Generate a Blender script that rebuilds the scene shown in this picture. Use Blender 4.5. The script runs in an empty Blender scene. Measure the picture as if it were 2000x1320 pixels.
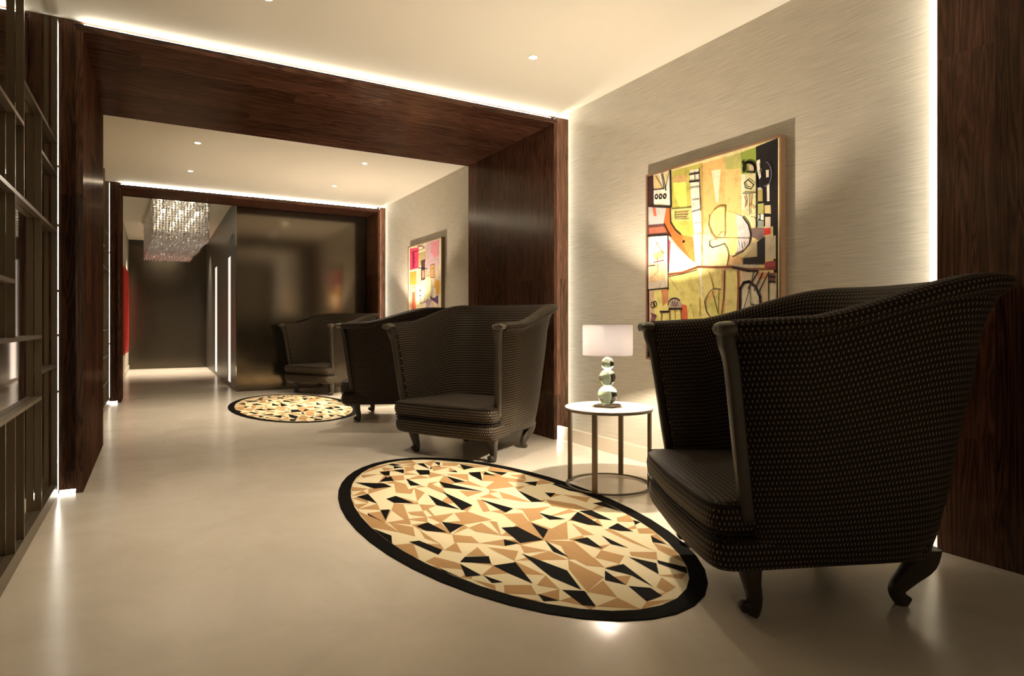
import bpy, bmesh, math, random
from mathutils import Vector, Matrix
PI = math.pi
rad = math.radians
D = bpy.data
COL = bpy.context.scene.collection
SC = bpy.context.scene

# ---------------------------------------------------------------- camera, world, exposure
CAM_H, FOCAL, HORIZON, CX = 1.15, 1211.0, 633.0, 1000.0
cd = D.cameras.new('camera'); cam = D.objects.new('camera', cd); COL.objects.link(cam)
cam.location = (0, 0, CAM_H); cam.rotation_euler = (PI/2, 0, rad(-30))
cd.sensor_width = 36; cd.lens = 36*FOCAL/2000; cd.shift_y = -(660-HORIZON)/2000
cd.clip_start = 0.02
SC.camera = cam
w = D.worlds.new('world'); SC.world = w; w.use_nodes = True
w.node_tree.nodes['Background'].inputs[0].default_value = (1, .85, .65, 1)
w.node_tree.nodes['Background'].inputs[1].default_value = 0.02
SC.view_settings.view_transform = 'Standard'; SC.view_settings.look = 'None'
SC.view_settings.gamma = 1; SC.view_settings.use_curve_mapping = False
SC.view_settings.exposure = 1.85
LED_POWER = 31.0
LED_COL = (1, .95, .80)
SPOT_W = 54.0
SPOT_COL = (1, .87, .68)
BULB_POWER = 2600.0
BULB_COL = (1, .86, .67)
CHAND_POWER = 5.0

# ---------------------------------------------------------------- photo geometry: pixel -> point on a real plane
FV = (.5, math.cos(rad(30))); RV = (FV[1], -.5)
def ray(px):
    u = (px-CX)/FOCAL
    return FV[0]+u*RV[0], FV[1]+u*RV[1]
def on_x(px, py, X):
    r = ray(px); d = X/r[0]; return r[1]*d, CAM_H+(HORIZON-py)/FOCAL*d
def on_floor(px, py, z=0):
    d = FOCAL*(CAM_H-z)/(py-HORIZON); r = ray(px); return r[0]*d, r[1]*d

# ---------------------------------------------------------------- dimensions of the place
ZC = 3.24; XL, XR = -0.42, 3.45; ZL = 3.15
XWALL = 3.56; XMIR = -0.60
HALL_X = 1.216; HALL_L = -0.56; Y_DARK = 11.48; Y_END = 18.5; ZH = 3.30
PORTALS = [(-.3, 1.65), (5.14, 7.08), (10.75, 11.42)]

# ---------------------------------------------------------------- helpers
def tag(o, label=None, cat=None, group=None, kind=None):
    if label: o['label'] = label
    if cat: o['category'] = cat
    if group: o['group'] = group
    if kind: o['kind'] = kind
    return o
def empty(name, loc=(0,0,0), rz=0):
    o = D.objects.new(name, None); COL.objects.link(o); o.location = loc; o.rotation_euler = (0,0,rz)
    o.empty_display_size = .1; return o
def link(name, me, parent=None, loc=None):
    o = D.objects.new(name, me); COL.objects.link(o)
    if parent: o.parent = parent
    if loc: o.location = loc
    return o
def obj(name, bm, mats, parent=None, smooth=False, loc=None, bevel=0, seg=2, angle=35):
    me = D.meshes.new(name)
    bmesh.ops.recalc_face_normals(bm, faces=bm.faces)
    bm.to_mesh(me); bm.free()
    for m in (mats if isinstance(mats, (list, tuple)) else [mats]): me.materials.append(m)
    if smooth:
        for p in me.polygons: p.use_smooth = True
    o = link(name, me, parent, loc)
    if bevel:
        b = o.modifiers.new('bevel', 'BEVEL'); b.width = bevel; b.segments = seg; b.limit_method = 'ANGLE'; b.angle_limit = rad(angle)
    return o
def box(bm, x0, x1, y0, y1, z0, z1, mi=0):
    v = [bm.verts.new(p) for p in ((x0,y0,z0),(x1,y0,z0),(x1,y1,z0),(x0,y1,z0),(x0,y0,z1),(x1,y0,z1),(x1,y1,z1),(x0,y1,z1))]
    for f in ((0,3,2,1),(4,5,6,7),(0,1,5,4),(1,2,6,5),(2,3,7,6),(3,0,4,7)):
        bm.faces.new([v[i] for i in f]).material_index = mi
def boxobj(name, b, m, parent=None, bevel=0, loc=None):
    bm = bmesh.new(); box(bm, *b); return obj(name, bm, m, parent, bevel=bevel, loc=loc)
def loft(bm, rings, cap=True, closed=True, uvs=None, mi=0):
    V = [[bm.verts.new(p) for p in r] for r in rings]
    n = len(rings[0]); uvl = bm.loops.layers.uv.verify() if uvs else None
    for i in range(len(V)-1):
        for j in range(n if closed else n-1):
            k = (j+1) % n
            f = bm.faces.new((V[i][j], V[i][k], V[i+1][k], V[i+1][j])); f.material_index = mi; f.smooth = True
            if uvs:
                q = [(i,j),(i,j+1),(i+1,j+1),(i+1,j)]
                for l, (a, b) in zip(f.loops, q): l[uvl].uv = uvs[a][b]
    if cap and closed:
        bm.faces.new(V[0][::-1]); bm.faces.new(V[-1])
    return V
def lathe(bm, prof, n=32, c=(0,0,0), cap=True):
    rings = [[(c[0]+r*math.cos(2*PI*j/n), c[1]+r*math.sin(2*PI*j/n), c[2]+z) for j in range(n)] for r, z in prof]
    loft(bm, rings, cap)
def copy_tree(o, parent=None):
    c = o.copy(); COL.objects.link(c)
    if parent: c.parent = parent; c.matrix_parent_inverse = o.matrix_parent_inverse.copy()
    for ch in [q for q in D.objects if q.parent == o]: copy_tree(ch, c)
    return c

# ---------------------------------------------------------------- materials
MATS = {}
def mat(name, col=(.5,.5,.5), rough=.5, metal=0, spec=.5, emit=None, power=0, trans=0, ior=1.45, coat=0, coat_rough=.1):
    if name in MATS: return MATS[name]
    m = D.materials.new(name); m.use_nodes = True; MATS[name] = m
    b = m.node_tree.nodes['Principled BSDF']
    b.inputs['Base Color'].default_value = (*col, 1); b.inputs['Roughness'].default_value = rough
    b.inputs['Metallic'].default_value = metal; b.inputs['Specular IOR Level'].default_value = spec
    b.inputs['Transmission Weight'].default_value = trans; b.inputs['IOR'].default_value = ior
    b.inputs['Coat Weight'].default_value = coat; b.inputs['Coat Roughness'].default_value = coat_rough
    if emit:
        b.inputs['Emission Color'].default_value = (*emit, 1); b.inputs['Emission Strength'].default_value = power
    return m
def nodes(m): return m.node_tree.nodes, m.node_tree.links, m.node_tree.nodes['Principled BSDF']
def ramp(nt, pts):
    r = nt.new('ShaderNodeValToRGB'); e = r.color_ramp.elements
    while len(e) < len(pts): e.new(.5)
    for k, (p, c) in zip(e, pts): k.position = p; k.color = (*c, 1)
    return r
def coords(N, L, scale, kind='Object', rot=(0,0,0)):
    tc = N.new('ShaderNodeTexCoord'); mp = N.new('ShaderNodeMapping')
    mp.inputs['Scale'].default_value = scale; mp.inputs['Rotation'].default_value = rot
    L.new(tc.outputs[kind], mp.inputs[0]); return mp
def wood(name, axis):
    """dark walnut veneer, grain running along the given axis, split in boards"""
    m = mat(name, rough=.30, spec=.22); N, L, b = nodes(m)
    across = {'z': (9, 9, .55), 'x': (.5, 9, 9)}[axis]
    mp = coords(N, L, across)
    # boards
    tc = N.new('ShaderNodeTexCoord'); sp = N.new('ShaderNodeSeparateXYZ'); L.new(tc.outputs['Object'], sp.inputs[0])
    def M(op, a, v=None, c=None):
        n = N.new('ShaderNodeMath'); n.operation = op
        for i, q in enumerate((a, v, c)):
            if q is None: continue
            if isinstance(q, (int, float)): n.inputs[i].default_value = q
            else: L.new(q, n.inputs[i])
        return n.outputs[0]
    if axis == 'z': t = M('ADD', sp.outputs[0], sp.outputs[1]); along = sp.outputs[2]
    else: t = M('ADD', sp.outputs[1], sp.outputs[2]); along = sp.outputs[0]
    cell = M('FLOOR', M('DIVIDE', t, .24 if axis == 'x' else .38))
    seg = M('FLOOR', M('DIVIDE', M('ADD', along, M('MULTIPLY', cell, .73)), 1.9))
    cv = N.new('ShaderNodeCombineXYZ'); L.new(cell, cv.inputs[0]); L.new(seg, cv.inputs[1])
    wn = N.new('ShaderNodeTexWhiteNoise'); L.new(cv.outputs[0], wn.inputs['Vector'])
    va = N.new('ShaderNodeVectorMath'); va.operation = 'MULTIPLY_ADD'
    L.new(wn.outputs['Color'], va.inputs[0]); va.inputs[1].default_value = (7, 7, 7); L.new(mp.outputs[0], va.inputs[2])
    n1 = N.new('ShaderNodeTexNoise'); n1.inputs['Scale'].default_value = 1.3; n1.inputs['Detail'].default_value = 3; n1.inputs['Distortion'].default_value = .6
    L.new(va.outputs[0], n1.inputs['Vector'])
    rings = M('FRACT', M('MULTIPLY', n1.outputs['Fac'], 11))
    tri = M('ABSOLUTE', M('SUBTRACT', rings, .5))
    n2 = N.new('ShaderNodeTexNoise'); n2.inputs['Scale'].default_value = 12; n2.inputs['Detail'].default_value = 5; n2.inputs['Roughness'].default_value = .7
    L.new(va.outputs[0], n2.inputs['Vector'])
    mix = M('ADD', M('MULTIPLY', tri, .75), M('MULTIPLY', n2.outputs['Fac'], .65))
    mix = M('ADD', mix, M('MULTIPLY', M('SUBTRACT', wn.outputs['Value'], .5), .28))
    r = ramp(N, [(.18, (.017,.0075,.0048)), (.45, (.054,.0225,.0138)), (.72, (.112,.047,.0285)), (.95, (.18,.080,.050))])
    L.new(mix, r.inputs[0]); L.new(r.outputs[0], b.inputs['Base Color'])
    bp = N.new('ShaderNodeBump'); bp.inputs['Strength'].default_value = .12; bp.inputs['Distance'].default_value = .002
    L.new(n2.outputs['Fac'], bp.inputs['Height']); L.new(bp.outputs[0], b.inputs['Normal'])
    b.inputs['Specular IOR Level'].default_value = 0
    g = N.new('ShaderNodeBsdfGlossy'); g.inputs['Roughness'].default_value = .20; g.inputs['Color'].default_value = (1,.86,.7,1)
    x = N.new('ShaderNodeMixShader'); x.inputs[0].default_value = .03
    L.new(b.outputs[0], x.inputs[1]); L.new(g.outputs[0], x.inputs[2]); L.new(x.outputs[0], N['Material Output'].inputs[0])
    return m
W_Z = wood('walnut_vertical', 'z'); W_X = wood('walnut_horizontal', 'x')
def floor_mat():
    m = mat('polished_stone', rough=.2, spec=.5); N, L, b = nodes(m)
    mp = coords(N, L, (1,1,1))
    n = N.new('ShaderNodeTexNoise'); n.inputs['Scale'].default_value = 1.6; n.inputs['Detail'].default_value = 9; n.inputs['Roughness'].default_value = .65; n.inputs['Distortion'].default_value = .8
    L.new(mp.outputs[0], n.inputs['Vector'])
    r = ramp(N, [(.3, (.61,.54,.44)), (.5, (.67,.595,.49)), (.7, (.73,.655,.55))])
    L.new(n.outputs['Fac'], r.inputs[0]); L.new(r.outputs[0], b.inputs['Base Color'])
    n2 = N.new('ShaderNodeTexNoise'); n2.inputs['Scale'].default_value = 30; n2.inputs['Detail'].default_value = 4
    L.new(mp.outputs[0], n2.inputs['Vector'])
    r2 = ramp(N, [(.3, (.19,)*3), (.7, (.25,)*3)]); L.new(n2.outputs['Fac'], r2.inputs[0]); L.new(r2.outputs[0], b.inputs['Roughness'])
    return m
def grass_cloth(name, col, amt):
    m = mat(name, rough=.75, spec=.25); N, L, b = nodes(m)
    mp = coords(N, L, (3, 3, 90), rot=(rad(2.2),0,0))
    n = N.new('ShaderNodeTexNoise'); n.inputs['Scale'].default_value = 1.4; n.inputs['Detail'].default_value = 5; n.inputs['Roughness'].default_value = .6
    L.new(mp.outputs[0], n.inputs['Vector'])
    r = ramp(N, [(.3, tuple(c*(1-amt) for c in col)), (.65, col)]); L.new(n.outputs['Fac'], r.inputs[0]); L.new(r.outputs[0], b.inputs['Base Color'])
    bp = N.new('ShaderNodeBump'); bp.inputs['Strength'].default_value = .35; bp.inputs['Distance'].default_value = .004
    L.new(n.outputs['Fac'], bp.inputs['Height']); L.new(bp.outputs[0], b.inputs['Normal'])
    return m
def fabric_mat():
    """near-black brown weave with rows of small pale lozenges; uses the mesh UVs in metres"""
    m = mat('spotted_fabric', rough=.55, spec=.35); N, L, b = nodes(m); b.inputs['Specular IOR Level'].default_value = .12
    b.inputs['Sheen Weight'].default_value = .04; b.inputs['Sheen Roughness'].default_value = .4
    tc = N.new('ShaderNodeTexCoord'); sp = N.new('ShaderNodeSeparateXYZ'); L.new(tc.outputs['UV'], sp.inputs[0])
    def M(op, a, v=None):
        n = N.new('ShaderNodeMath'); n.operation = op
        for i, q in enumerate((a, v)):
            if q is None: continue
            if isinstance(q, (int, float)): n.inputs[i].default_value = q
            else: L.new(q, n.inputs[i])
        return n.outputs[0]
    v = M('DIVIDE', sp.outputs[1], .0225); row = M('FLOOR', v)
    off = M('MULTIPLY', M('MODULO', row, 2), .5)
    u = M('ADD', M('DIVIDE', sp.outputs[0], .0165), off)
    du = M('DIVIDE', M('SUBTRACT', M('FRACT', u), .5), .16); dv = M('DIVIDE', M('SUBTRACT', M('FRACT', v), .5), .26)
    r2 = M('ADD', M('MULTIPLY', du, du), M('MULTIPLY', dv, dv))
    dot = M('LESS_THAN', r2, 1.0)
    mx = N.new('ShaderNodeMix'); mx.data_type = 'RGBA'
    mx.inputs['A'].default_value = (.018,.0125,.0082,1); mx.inputs['B'].default_value = (.21,.168,.118,1)
    L.new(dot, mx.inputs['Factor']); L.new(mx.outputs['Result'], b.inputs['Base Color'])
    return m
def painted(name):
    m = mat(name, rough=.5, spec=.3); N, L, b = nodes(m)
    at = N.new('ShaderNodeVertexColor'); at.layer_name = 'paint'
    mp = coords(N, L, (1,1,1))
    n = N.new('ShaderNodeTexNoise'); n.inputs['Scale'].default_value = 14; n.inputs['Detail'].default_value = 7; n.inputs['Roughness'].default_value = .7
    L.new(mp.outputs[0], n.inputs['Vector'])
    r = ramp(N, [(.3, (.62,.55,.5)), (.52, (1,1,1)), (.75, (1.0,.98,.9))]); L.new(n.outputs['Fac'], r.inputs[0])
    mx = N.new('ShaderNodeMix'); mx.data_type = 'RGBA'; mx.blend_type = 'MULTIPLY'; mx.inputs['Factor'].default_value = .8
    L.new(at.outputs['Color'], mx.inputs['A']); L.new(r.outputs[0], mx.inputs['B']); L.new(mx.outputs['Result'], b.inputs['Base Color'])
    return m
M_FLOOR = floor_mat()
M_WALL = grass_cloth('grasscloth_wall', (.55,.495,.40), .26)
M_CEIL = mat('matt_ceiling_paint', (.72,.67,.575), .9, spec=.1)
M_BASE = mat('pale_stone_skirting', (.58,.50,.39), .35)
M_DARKGLASS = mat('dark_lacquered_glass', (.18,.152,.118), .125, metal=.9)
M_ENDWALL = mat('dark_brown_lacquer', (.105,.088,.066), .18, metal=.9)
M_HALLPANEL = mat('grey_bronze_panel', (.060,.055,.045), .34, spec=.5, metal=.3)
M_MIRROR = mat('tinted_mirror', (.52,.50,.47), .03, metal=1)
M_BRONZE = mat('brushed_bronze', (.20,.16,.11), .34, metal=.7)
M_TABLE = mat('bronze_table_frame', (.17,.13,.09), .38, metal=.6)
M_TOP = mat('pale_table_top', (.42,.385,.34), .3)
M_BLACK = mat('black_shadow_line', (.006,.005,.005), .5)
M_LED = mat('led_strip_light', (1,1,1), .5, emit=LED_COL, power=LED_POWER)
M_LED_DIM = mat('led_strip_dim', (1,1,1), .5, emit=LED_COL, power=5)
M_GLOW_FLOOR = mat('added_floor_glow', (1,1,1), .5, emit=LED_COL, power=9)
M_LED_NEAR = mat('led_strip_near', (1,1,1), .5, emit=LED_COL, power=20)
M_LENS = mat('downlight_lens', (1,1,1), .5, emit=(1,.9,.72), power=9)
M_RING = mat('white_downlight_ring', (.75,.70,.6), .4)
M_FABRIC = fabric_mat()
M_SHOWWOOD = mat('dark_antiqued_wood', (.032,.024,.016), .36, spec=.5)
M_CAP = mat('pewter_rubbed_wood', (.085,.07,.05), .3, spec=.6)
M_FRAME = mat('copper_wood_frame', (.22,.12,.06), .4)
M_FRAME2 = mat('olive_bronze_frame', (.24,.17,.09), .4)
M_GLASS = mat('green_tinted_glass', (.66,.88,.76), .0, trans=1, ior=1.5)
M_CHROME = mat('polished_chrome', (.8,.8,.8), .12, metal=1)
M_CRYSTAL = mat('crystal_beads', (.92,.90,.93), .12, metal=.65)
M_RED = mat('red_lacquer', (.9,.03,.02), .3)
M_RUGB = mat('rug_black_pile', (.006,.005,.004), .95, spec=.05)
M_RUGC = mat('rug_cream_pile', (.66,.56,.36), .95, spec=.05)
M_RUGT = mat('rug_tan_pile', (.40,.235,.105), .95, spec=.05)
M_PANE = mat('lit_frosted_pane', (.9,.85,.8), .5, emit=(1,.93,.82), power=.24)
M_BULB = mat('lamp_bulb_glow', (1,1,1), .5, emit=BULB_COL, power=BULB_POWER)
M_CBULB = mat('chandelier_bulb_glow', (1,1,1), .5, emit=(1,.86,.55), power=CHAND_POWER)
def shade_mat():
    m = D.materials.new('pale_silk_shade'); m.use_nodes = True; N = m.node_tree.nodes; L = m.node_tree.links
    N.remove(N['Principled BSDF']); d = N.new('ShaderNodeBsdfDiffuse'); d.inputs[0].default_value = (.86,.81,.77,1)
    t = N.new('ShaderNodeBsdfTranslucent'); t.inputs[0].default_value = (.84,.84,.90,1)
    x = N.new('ShaderNodeMixShader'); x.inputs[0].default_value = SHADE_T
    L.new(d.outputs[0], x.inputs[1]); L.new(t.outputs[0], x.inputs[2]); L.new(x.outputs[0], N['Material Output'].inputs[0]); return m
SHADE_T = .10
M_SHADE = shade_mat()

# ---------------------------------------------------------------- room shell
def struct(o, label=None): o['kind'] = 'structure'; 
def S(name, b, m, bevel=0): o = boxobj(name, b, m, bevel=bevel); o['kind'] = 'structure'; return o
S('floor', (-1.0, 3.8, -3.2, 18.8, -.1, 0), M_FLOOR)
S('ceiling', (-1.0, 3.8, -3.2, 11.45, ZC, ZC+.12), M_CEIL)
S('ceiling', (-1.0, 3.8, 11.45, 18.8, ZH, ZH+.12), M_CEIL)
S('wall_back', (-1.0, 3.8, -3.2, -3.1, 0, ZC), M_WALL)
S('wall_right', (XWALL, 3.70, 1.74, 5.05, 0, ZC), M_WALL)
S('wall_right', (XWALL, 3.70, 7.17, 10.66, 0, ZC), M_WALL)
S('wall_right', (XWALL, 3.70, -3.1, -.39, 0, ZC), M_WALL)
S('wall_right_backing', (3.70, 3.8, -3.1, 11.48, 0, ZC), M_WALL)
S('wall_left', (-1.0, -.62, -3.1, 11.45, 0, ZC), M_HALLPANEL)
S('wall_far_glass', (HALL_X, 3.8, Y_DARK, Y_DARK+.12, 0, ZC), M_DARKGLASS)
S('wall_hall_left', (-1.0, HALL_L, 11.45, Y_END, 0, ZH), M_WALL)
S('wall_hall_end', (-1.0, 3.0, Y_END, Y_END+.12, 0, 3.17), M_ENDWALL)
S('wall_hall_end_band', (-1.0, 3.0, Y_END-.01, Y_END+.12, 3.17, ZH), M_HALLPANEL)
# hall wall with two recessed lit slots
slots = [(12.42, 12.98, .06, 2.42), (15.24, 15.90, .06, 2.46)]
bm = bmesh.new(); ya = Y_DARK+.12
for (y0, y1, z0, z1) in slots:
    box(bm, HALL_X, HALL_X+.15, ya, y0, 0, ZH); box(bm, HALL_X, HALL_X+.15, y0, y1, 0, z0); box(bm, HALL_X, HALL_X+.15, y0, y1, z1, ZH); ya = y1
box(bm, HALL_X, HALL_X+.15, ya, Y_END, 0, ZH)
o = obj('wall_hall_right', bm, M_HALLPANEL); o['kind'] = 'structure'
for i, (y0, y1, z0, z1) in enumerate(slots):
    wn = empty('window_%d' % (i+1), (HALL_X+.012, (y0+y1)/2, z0)); wn['kind'] = 'structure'
    h = z1-z0; hw = (y1-y0)/2
    boxobj('pane', (0, .02, -hw+.012, hw-.012, .012, h-.012), M_PANE, wn)
    bm = bmesh.new(); box(bm, -.01, .03, -hw, -hw+.012, 0, h); box(bm, -.01, .03, hw-.012, hw, 0, h); box(bm, -.01, .03, -hw+.012, hw-.012, 0, .012); box(bm, -.01, .03, -hw+.012, hw-.012, h-.012, h)
    obj('window_frame', bm, M_HALLPANEL, wn)
for (a, b_) in ((1.72, 5.20), (7.15, 10.81)):
    S('baseboard_right', (3.525, XWALL, a, b_, 0, .125), M_BASE, .003)
S('baseboard_hall_left', (HALL_L, HALL_L+.02, 11.5, Y_END, 0, .11), M_BASE, .003)

def strip(tri, a, b, axis, parent, led=None):
    """aluminium corner profile; only its slanted first face gives light"""
    bm = bmesh.new()
    P3 = (lambda q, t: (q[0], q[1], t)) if axis == 'z' else (lambda q, t: (t, q[0], q[1]))
    v0 = [bm.verts.new(P3(q, a)) for q in tri]; v1 = [bm.verts.new(P3(q, b)) for q in tri]
    for i in range(3):
        f = bm.faces.new((v0[i], v0[(i+1) % 3], v1[(i+1) % 3], v1[i])); f.material_index = 0 if i == 0 else 1
    bm.faces.new(v0[::-1]).material_index = 1; bm.faces.new(v1).material_index = 1
    return obj('light_strip', bm, (led or M_LED, M_BLACK), parent)
# portals in walnut with a raised lip and light strips tucked behind it; glow bars added at the foot
for i, (yf, yb) in enumerate(PORTALS):
    p = empty('trim_%d' % (i+1), ((XL+XR)/2, (yf+yb)/2, 0)); p['kind'] = 'structure'
    ox, oy = (XL+XR)/2, (yf+yb)/2
    last = i == 2
    def bx(name, b, m): return boxobj(name, (b[0]-ox, b[1]-ox, b[2]-oy, b[3]-oy, b[4], b[5]), m, p)
    for sgn in (-1, 1):
        a0, a1 = ((-.62, XL) if sgn < 0 else (XR, 3.70))
        l0, l1 = ((XL-.042, XL) if sgn < 0 else (XR, XR+.04))
        bm = bmesh.new(); y1 = yb if last else yb-.06
        box(bm, a0-ox, a1-ox, yf+.06-oy, y1-oy, 0, ZC); box(bm, l0-ox, l1-ox, yf-oy, yf+.06-oy, 0, ZL)
        if not last: box(bm, l0-ox, l1-ox, yb-.06-oy, yb-oy, 0, ZL)
        obj('jamb', bm, W_Z, p)
        xe, d = ((l0, -1) if sgn < 0 else (l1, 1)); q = (.0045 if i < 2 else .0025) if sgn < 0 else .011
        for ys, dy in ([(yf+.06, -1)] if i else [(yf+.06, -1), (yb-.06, 1)]):
            if sgn > 0: strip([(xe-ox, ys+dy*q-oy), (xe+d*q-ox, ys-oy), (xe-ox, ys-oy)], .02, ZC-.02, 'z', p)
            else: strip([(-.5675-ox, ys+dy*.002-oy), (-.5645-ox, ys+dy*.002-oy), (-.566-ox, ys-oy)], .02, ZC-.02, 'z', p, M_LED_NEAR if i < 2 else M_LED_DIM)
        f0, f1 = (-.558, l0-.004) if sgn < 0 else (l1+.004, 3.524)
        strip([(yf+.056-oy, .004), (yf+.056-oy, .018), (yf+.06-oy, .004)], f0-ox, f1-ox, 'x', p, M_GLOW_FLOOR)  # added glowing bar at the jamb foot, strengthens the bright streak on the floor
    bm = bmesh.new(); y1 = yb if last else yb-.06
    box(bm, XL-ox, XR-ox, yf+.06-oy, y1-oy, ZL, ZC); box(bm, XL-.042-ox, XR+.04-ox, yf-oy, yf+.06-oy, ZL, ZL+.038)
    if not last: box(bm, XL-.042-ox, XR+.04-ox, yb-.06-oy, yb-oy, ZL, ZL+.038)
    obj('lintel', bm, W_X, p)
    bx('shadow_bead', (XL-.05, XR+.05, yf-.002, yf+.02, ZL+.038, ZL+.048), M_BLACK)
    zt = ZL+.038+.012
    for ys, dy in ([(yf+.06, -1)] if True else []):
        strip([(ys+dy*.010-oy, zt+.013), (ys-oy, zt+.025), (ys-oy, zt+.013)], XL-ox, XR-ox, 'x', p)

# ---------------------------------------------------------------- mirrors and bronze lattice shelving on the left
for (a, b_, lab) in ((1.71, 5.02, 'tall tinted mirror behind the nearest bronze lattice shelving'),
                     (7.15, 10.60, 'tall tinted mirror behind the far bronze lattice shelving')):
    o = boxobj('wall_mirror', (-.012, .012, -(b_-a)/2, (b_-a)/2, 0, 3.2), M_MIRROR, loc=(XMIR-.008, (a+b_)/2, .01))
    tag(o, lab, 'mirror', 'mirrors on the left wall')
XF = -.56
def lattice(y0, y1, posts, rails, brackets, label):
    t = empty('lattice_shelf', (XF-.018, (y0+y1)/2, 0)); yc = (y0+y1)/2
    tag(t, label, 'shelf', 'bronze lattice shelving on the left')
    boxobj('base_rail', (-.018, .018, y0-yc, y1-yc, 0, .08), M_BRONZE, t)
    for (y, spans) in posts:
        for (z0, z1) in spans: boxobj('post', (-.016, .0175, y-.012-yc, y-yc, z0, z1), M_BRONZE, t)
    for (z, a, b_) in rails: boxobj('shelf', (-.0165, .018, a-yc, b_-yc, z-.010, z+.010), M_BRONZE, t)
    for (z, a, b_) in brackets: boxobj('bracket', (-.014, .017, a-yc, b_-yc, z-.007, z+.012), M_BRONZE, t)
    return t
yA, yB, yC, yD = [on_x(p, 633, XF)[0] for p in (112.5, 82, 48, 31)]
zs = {k: on_x(px, py, XF)[1] for k, (px, py) in dict(S1=(0,170), S2=(99,255), S3=(0,345), S4=(98,320), S5=(0,541), S6=(0,667), S7=(98,720), S8=(0,830)).items()}
yN = 1.80
lattice(1.72, 5.14,
    [(yA, [(.08, 3.2)]), (yB, [(.08, zs['S2'])]), (yC, [(.08, zs['S8']), (zs['S3'], 3.2)]), (yD, [(.08, zs['S8']), (zs['S6'], zs['S1'])]),
     (3.1, [(.08, zs['S6']), (zs['S1'], 3.2)]), (2.6, [(.08, zs['S3'])]), (yN, [(.08, 3.2)])],
    [(zs['S1'], yN, yC), (zs['S2'], yC, yA), (zs['S3'], yN, yA), (zs['S4'], yB, yA), (zs['S5'], yN, yD), (zs['S6'], yN, yB), (zs['S7'], yB, yA), (zs['S8'], yN, yB)],
    [(on_x(117, py, XF)[1], yA, 5.19) for py in (52, 331, 444, 570, 655, 763)],
    'nearest bronze lattice shelving in front of the mirror at the left edge')
q = [on_x(p, 633, XF)[0] for p in (205, 213)]
lattice(7.15, 10.78,
    [(7.25, [(.08, 3.2)]), (q[0], [(.08, 1.75), (2.2, 3.2)]), (q[1], [(.08, 3.2)]), (10.3, [(.08, 2.4)])],
    [(on_x(213, 463, XF)[1], q[0], 10.3), (on_x(203, 478, XF)[1], 7.25, q[0]), (on_x(206, 522, XF)[1], 7.25, q[1]), (on_x(205, 645, XF)[1], 7.25, q[1]), (on_x(205, 698, XF)[1], 7.25, q[1]), (.35, 7.25, 10.3)],
    [(on_x(213, py, XF)[1], 10.3, 10.75) for py in (492, 672)],
    'far bronze lattice shelving between the two wooden portals')

# ---------------------------------------------------------------- round rugs (elongated) with a shard mosaic
RC = (1.79, 3.43); RX, RY = .815, 1.63
def rp(pts):
    out = []
    for x, y in pts:
        X, Y = on_floor(640+x/2.6316, 880+y/2.6316, .004); out.append((X-RC[0], Y-RC[1]))
    return out
BLK = [[(330,66),(380,74),(340,78),(310,72)],[(455,66),(492,64),(525,95)],[(450,98),(523,100),(525,122),(475,124)],[(335,100),(390,95),(392,117)],[(266,108),(320,104),(318,128),(290,126)],
[(265,160),(300,133),(330,150)],[(140,163),(290,168),(330,185),(240,195)],[(402,142),(480,178),(425,180)],[(545,58),(578,60),(575,78)],[(678,68),(755,86),(700,98)],[(622,106),(660,102),(668,112)],
[(610,130),(708,158),(655,165)],[(722,112),(785,108),(795,155),(740,128)],[(810,108),(865,130),(800,122)],[(820,103),(925,112),(895,125)],[(572,158),(800,210),(600,190)],[(1005,162),(1078,158),(1068,182)],
[(975,202),(1108,262),(1048,264)],[(1115,215),(1172,218),(1145,240)],[(590,210),(745,280),(690,306)],[(515,225),(680,302),(560,280)],[(785,250),(955,297),(915,318)],[(148,237),(208,222),(255,272)],
[(75,208),(120,208),(132,240)],[(300,247),(350,232),(445,270),(340,268)],[(270,304),(320,302),(298,358)],[(225,400),(328,436),(318,482),(225,465)],[(455,388),(515,368),(615,420),(505,412)],
[(585,365),(700,382),(630,422)],[(418,468),(470,462),(590,510),(570,535)],[(893,395),(975,390),(1108,458),(990,475)],[(905,455),(985,475),(910,490)],[(1045,370),(1133,405),(1108,452)],
[(1083,318),(1225,352),(1140,355)],[(1285,313),(1415,388),(1335,380),(1248,355)],[(1290,310),(1355,305),(1465,358),(1390,350)],[(1362,270),(1425,262),(1515,315)],[(1440,398),(1490,372),(1570,415),(1500,412)],
[(1262,458),(1335,445),(1415,502),(1360,492)],[(1408,435),(1545,500),(1455,480)],[(1570,355),(1635,370),(1580,382)],[(1115,458),(1240,548),(1160,520)],[(995,527),(1230,615),(1305,715),(1150,650)],
[(850,590),(965,573),(1055,683),(930,630)],[(680,572),(705,545),(828,542),(840,580)],[(680,580),(790,640),(710,648)],[(800,640),(900,675),(845,680)],[(570,600),(680,650),(570,650)],
[(1425,605),(1520,582),(1675,700),(1560,640)],[(1425,615),(1535,690),(1425,665)],[(1545,545),(1690,578),(1702,635)],[(1692,562),(1850,600),(1850,632),(1700,580)],[(1660,435),(1810,505),(1740,480)],
[(1205,715),(1320,720),(1380,800),(1310,795)],[(1545,695),(1660,705),(1720,745),(1640,775)],[(1080,735),(1190,770),(1110,775)],[(1155,172),(1200,155),(1310,215),(1240,205)],[(400,570),(475,568),(465,600)]]
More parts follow.
